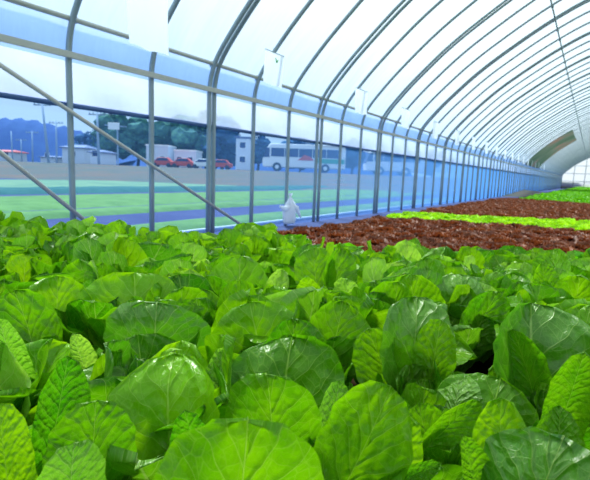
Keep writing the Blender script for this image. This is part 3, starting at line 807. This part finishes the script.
tree(300, 95, 138, 50, 'low far tree outside showing above the first bus', M['foliage_blue'], 7)
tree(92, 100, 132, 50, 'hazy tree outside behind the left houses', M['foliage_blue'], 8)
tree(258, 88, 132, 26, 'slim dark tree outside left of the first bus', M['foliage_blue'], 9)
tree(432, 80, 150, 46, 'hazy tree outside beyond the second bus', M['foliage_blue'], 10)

ROTC = YAW
def house(px0, px1, top, depth, roof, label, seed, pitch=.5, base=ZG):
    g = dist((px0+px1)/2, 166, depth); g.z = base; w = (px1-px0)*depth/F; h = EYE.z+(ray((px0+px1)/2, top)*depth).z-base
    root = empty('house', g, ROTC); eh = h*(1-.35*pitch)
    m = MB(); m.box(-w/2, w/2, -2.5, 2.5, 0, eh, .05); m.build('wall', M['house'], root)
    m = MB(); e = .3
    if pitch > 0:
        m.v = [(-w/2-e, -2.8, eh), (w/2+e, -2.8, eh), (w/2+e, 2.8, eh), (-w/2-e, 2.8, eh), (-w/2+.6, 0, h), (w/2-.6, 0, h), (-w/2-e, -2.8, eh-.12), (w/2+e, -2.8, eh-.12), (w/2+e, 2.8, eh-.12), (-w/2-e, 2.8, eh-.12)]
        m.f = [(0, 1, 5, 4), (2, 3, 4, 5), (1, 2, 5), (3, 0, 4), (0, 6, 7, 1), (1, 7, 8, 2), (2, 8, 9, 3), (3, 9, 6, 0), (6, 9, 8, 7)]
    else: m.box(-w/2-.1, w/2+.1, -2.6, 2.6, eh-.02, eh+.22, .03)
    m.build('roof', roof, root)
    nw = max(1, int(w/1.6)); 
    for r_ in range(2 if eh > 3.4 else 1):
        for k in range(nw):
            x = -w/2+(k+.5)*w/nw; z = .9+r_*(eh*.45); f = MB(); f.box(x-.42, x+.42, -2.56, -2.5, z, z+.85, .01); fo = f.build('window_frame', M['white'], root)
            f = MB(); f.box(x-.34, x+.34, -2.58, -2.55, z+.08, z+.77); f.build('pane', M['dark'], fo)
    tag(root, label, 'house')
house(71, 92, 145, 68, M['roofb'], 'white house outside left with a blue-grey pitched roof', 1)
house(99, 109, 150, 60, M['roofb'], 'small pale house outside just right of the leftmost hoop pipe', 2)
house(151, 172, 147, 77, M['white'], 'bright white flat-roofed building outside behind the red cars', 3, 0)
house(178, 199, 152, 76, M['white'], 'low white shed outside right of the red cars', 4, 0)
house(238, 251, 140, 62, M['roofb'], 'narrow pale tower house outside left of the first bus', 5, 0)
house(0, 20, 150, 90, M['redp'], 'distant pale house with reddish roof at the far left edge', 6)
house(48, 62, 156, 85, M['roofb'], 'small hazy house outside in front of the wooded hill', 7)

def pole(x0, y0, x1, y1, depth, r, arms, label):
    b = dist(x1, y1, depth); t = dist(x0, y0, depth); z0 = min(b.z, ZG); base = Vector((b.x, b.y, ZG-.05))
    root = empty('utility_pole', base); m = MB(); m.tube([(0, 0, 0), tuple(t-base)], [r, r*.7], 8); m.build('pole', M['concrete'], root, True)
    for k in range(arms):
        c = (t-base)*(.95-.12*k); m = MB(); m.tube([tuple(c-RT*.9), tuple(c+RT*.9)], .06, 6)
        for s in (-.8, -.4, .4, .8): m.tube([tuple(c+RT*s), tuple(c+RT*s+Vector((0, 0, .22)))], .05, 6)
        m.build('crossarm', M['concrete'], root)
    tag(root, label, 'pole', 'utility poles')
pole(42, 102, 49, 168, 48, .14, 1, 'tallest leaning utility pole outside at the left')
pole(56, 121, 57, 168, 60, .12, 1, 'utility pole outside just left of the leftmost hoop pipe')
pole(32, 131, 33, 168, 66, .11, 1, 'short utility pole outside left of the tallest pole')
pole(21, 139, 22, 168, 78, .11, 1, 'thin distant utility pole outside, second from the left edge')
pole(11, 131, 13, 168, 70, .11, 0, 'thin bare pole outside nearest the left edge')
pole(97, 112, 99, 168, 50, .14, 1, 'utility pole outside carrying cables beside the white signboard')
g = dist(118, 168, 52); g.z = ZG; sb = empty('signboard', g, ROTC); hh = EYE.z+(ray(118, 126)*52).z-ZG
m = MB(); m.tube([(0, 0, 0), (0, 0, hh)], .09, 8); m.build('post', M['concrete'], sb)
m = MB(); m.box(-1.0, .2, -.1, .1, hh-.45, hh+.3, .03); m.build('panel', M['white'], sb); m = MB(); m.tube([(-1.4, 0, hh), (1.0, 0, hh-.1)], .06, 6); m.build('arm', M['concrete'], sb)
tag(sb, 'small white signboard on a tall post outside near the trees', 'signboard')

# ---- buses
def bus(px0, px1, top, bot, depth, label, stripe):
    g = dist((px0+px1)/2, bot, depth); w = (px1-px0)*depth/F; g.z = ZG; h = EYE.z+(ray((px0+px1)/2, top)*depth).z-ZG
    root = empty('bus', g, ROTC); x0, x1 = -w/2, w/2
    m = MB(); P = [(x0+.05, .45), (x0-.02, 1.2), (x0+.55, h-.35), (x0+.95, h-.05), (x1-.3, h), (x1, h-.4), (x1, .45)]
    k = len(P); m.v = [(x, -1.2, z) for x, z in P]+[(x, 1.2, z) for x, z in P]; m.f = [tuple(range(k)), tuple(range(2*k-1, k-1, -1))]+[(i, i+k, (i+1) % k+k, (i+1) % k) for i in range(k)]
    me = m.mesh('body', M['white']); b = link('body', me, root); md = b.modifiers.new('bevel', 'BEVEL'); md.width = .1; md.segments = 3
    m = MB(); m.quad((x0+.02, -1.12, 1.3), (x0+.02, 1.12, 1.3), (x0+.52, 1.1, h-.42), (x0+.52, -1.1, h-.42)); 
    for i in range(len(m.v)): m.v[i] = (m.v[i][0]-.06, m.v[i][1], m.v[i][2])
    m.build('windscreen', M['dark'], root)
    nw = 5
    for i in range(nw):
        a = x0+.9+i*(w-1.5)/nw; m = MB(); m.box(a+.03, a+(w-1.5)/nw-.05, -1.235, -1.19, h*.53, h*.83, .01); m.build('side_window', M['dark'], root)
    m = MB(); m.v = [(x0+.1, -1.23, 1.5), (x0+.75, -1.23, 1.5), (x0+.75, -1.23, h*.83), (x0+.45, -1.23, h*.83)]; m.f = [(0, 1, 2, 3)]; m.build('driver_window', M['dark'], root)
    if stripe:
        m = MB(); m.v = [(x0+w*.42, -1.24, h*.42), (x0+w*.62, -1.24, h*.42), (x0+w*.58, -1.24, h*.55), (x0+w*.5, -1.24, h*.62), (x0+w*.46, -1.24, h*.5)]; m.f = [(0, 1, 2, 3, 4)]; m.build('red_emblem', M['redp'], root)
        m = MB(); m.box(x0+w*.66, x1-.1, -1.24, -1.2, h*.34, h*.5); m.build('green_stripe', M['greenp'], root)
    for x in (x0+1.6, x1-2.2):
        for s in (-1.14, 1.14):
            m = MB(); m.tube([(x, s-.14, .48), (x, s+.14, .48)], .48, 18); wh = m.build('wheel', M['rubber'], root)
            m = MB(); m.tube([(x, s-.16, .48), (x, s+.16, .48)], .22, 12); m.build('hub', M['white'], wh)
    m = MB(); m.tube([(x0+.2, -1.2, h-.6), (x0-.3, -1.35, h-.8), (x0-.3, -1.35, h-1.3)], .05, 6); m.build('mirror', M['dark'], root)
    tag(root, label, 'bus')
bus(263, 344, 145, 171, 53, 'white coach outside with dark windows, red emblem and green rear stripe', True)
bus(364, 422, 150, 175, 55, 'second white coach outside, fainter, right of the first coach', False)
def car(px, depth, mat, label, L=4.0):
    g = dist(px, 168, depth); g.z = ZG; root = empty('car', g, ROTC)
    P = [(-L/2, .3), (-L/2, .8), (-L*.32, .9), (-L*.16, 1.42), (L*.22, 1.45), (L*.38, .95), (L/2, .85), (L/2, .3)]; k = len(P)
    m = MB(); m.v = [(x, -.85, z) for x, z in P]+[(x, .85, z) for x, z in P]; m.f = [tuple(range(k)), tuple(range(2*k-1, k-1, -1))]+[(i, i+k, (i+1) % k+k, (i+1) % k) for i in range(k)]
    b = m.build('body', mat, root); md = b.modifiers.new('bevel', 'BEVEL'); md.width = .08; md.segments = 2
    m = MB(); m.v = [(-L*.28, -.87, .95), (L*.32, -.87, .98), (L*.2, -.87, 1.36), (-L*.14, -.87, 1.34)]; m.f = [(0, 1, 2, 3)]; m.build('side_window', M['dark'], root)
    for x in (-L*.3, L*.3):
        for s in (-.78, .78): m = MB(); m.tube([(x, s-.1, .32), (x, s+.1, .32)], .32, 14); m.build('wheel', M['rubber'], root)
    tag(root, label, 'car')
car(163, 71, M['redp'], 'red car outside in front of the white building, left of another red car', 3.4)
car(183, 71, M['redp'], 'red car outside in front of the low white shed', 3.6)
car(221, 71, M['redp'], 'small red car outside right of the nearest double hoop', 3.4)
car(203, 71, M['white'], 'white car outside directly behind the nearest double hoop', 3.6)

# ---------------------------------------------------------------- light
w = bpy.data.worlds.new('world'); SC.world = w; w.use_nodes = True; nt = w.node_tree; nt.nodes.clear()
o = nt.nodes.new('ShaderNodeOutputWorld'); bgd = nt.nodes.new('ShaderNodeBackground'); tc = nt.nodes.new('ShaderNodeTexCoord'); sp_ = nt.nodes.new('ShaderNodeSeparateXYZ')
rm = nt.nodes.new('ShaderNodeValToRGB'); e = rm.color_ramp.elements
e[0].position = 0; e[0].color = srgb((214, 232, 250)); e[1].position = .6; e[1].color = (.90, .97, 1.0, 1)
x = e.new(.16); x.color = srgb((222, 238, 254))
nt.links.new(tc.outputs['Generated'], sp_.inputs[0]); nt.links.new(sp_.outputs[2], rm.inputs[0]); nt.links.new(rm.outputs[0], bgd.inputs[0]); nt.links.new(bgd.outputs[0], o.inputs[0])
bgd.inputs[1].default_value = 1.0
sl = bpy.data.lights.new('sun', 'SUN'); sl.energy = 6.5; sl.angle = math.radians(7); sl.color = (1, .97, .9)
so = bpy.data.objects.new('sun', sl); COL.objects.link(so)
sd = (-AW*.55+RT*.35-Vector((0, 0, 1.0))).normalized()     # light comes from ahead-left and high
so.rotation_euler = sd.to_track_quat('-Z', 'Y').to_euler()
SC.view_settings.view_transform = 'Standard'; SC.view_settings.look = 'Medium High Contrast'
SC.cycles.max_bounces = 8; SC.cycles.transparent_max_bounces = 16; SC.cycles.sample_clamp_indirect = 4
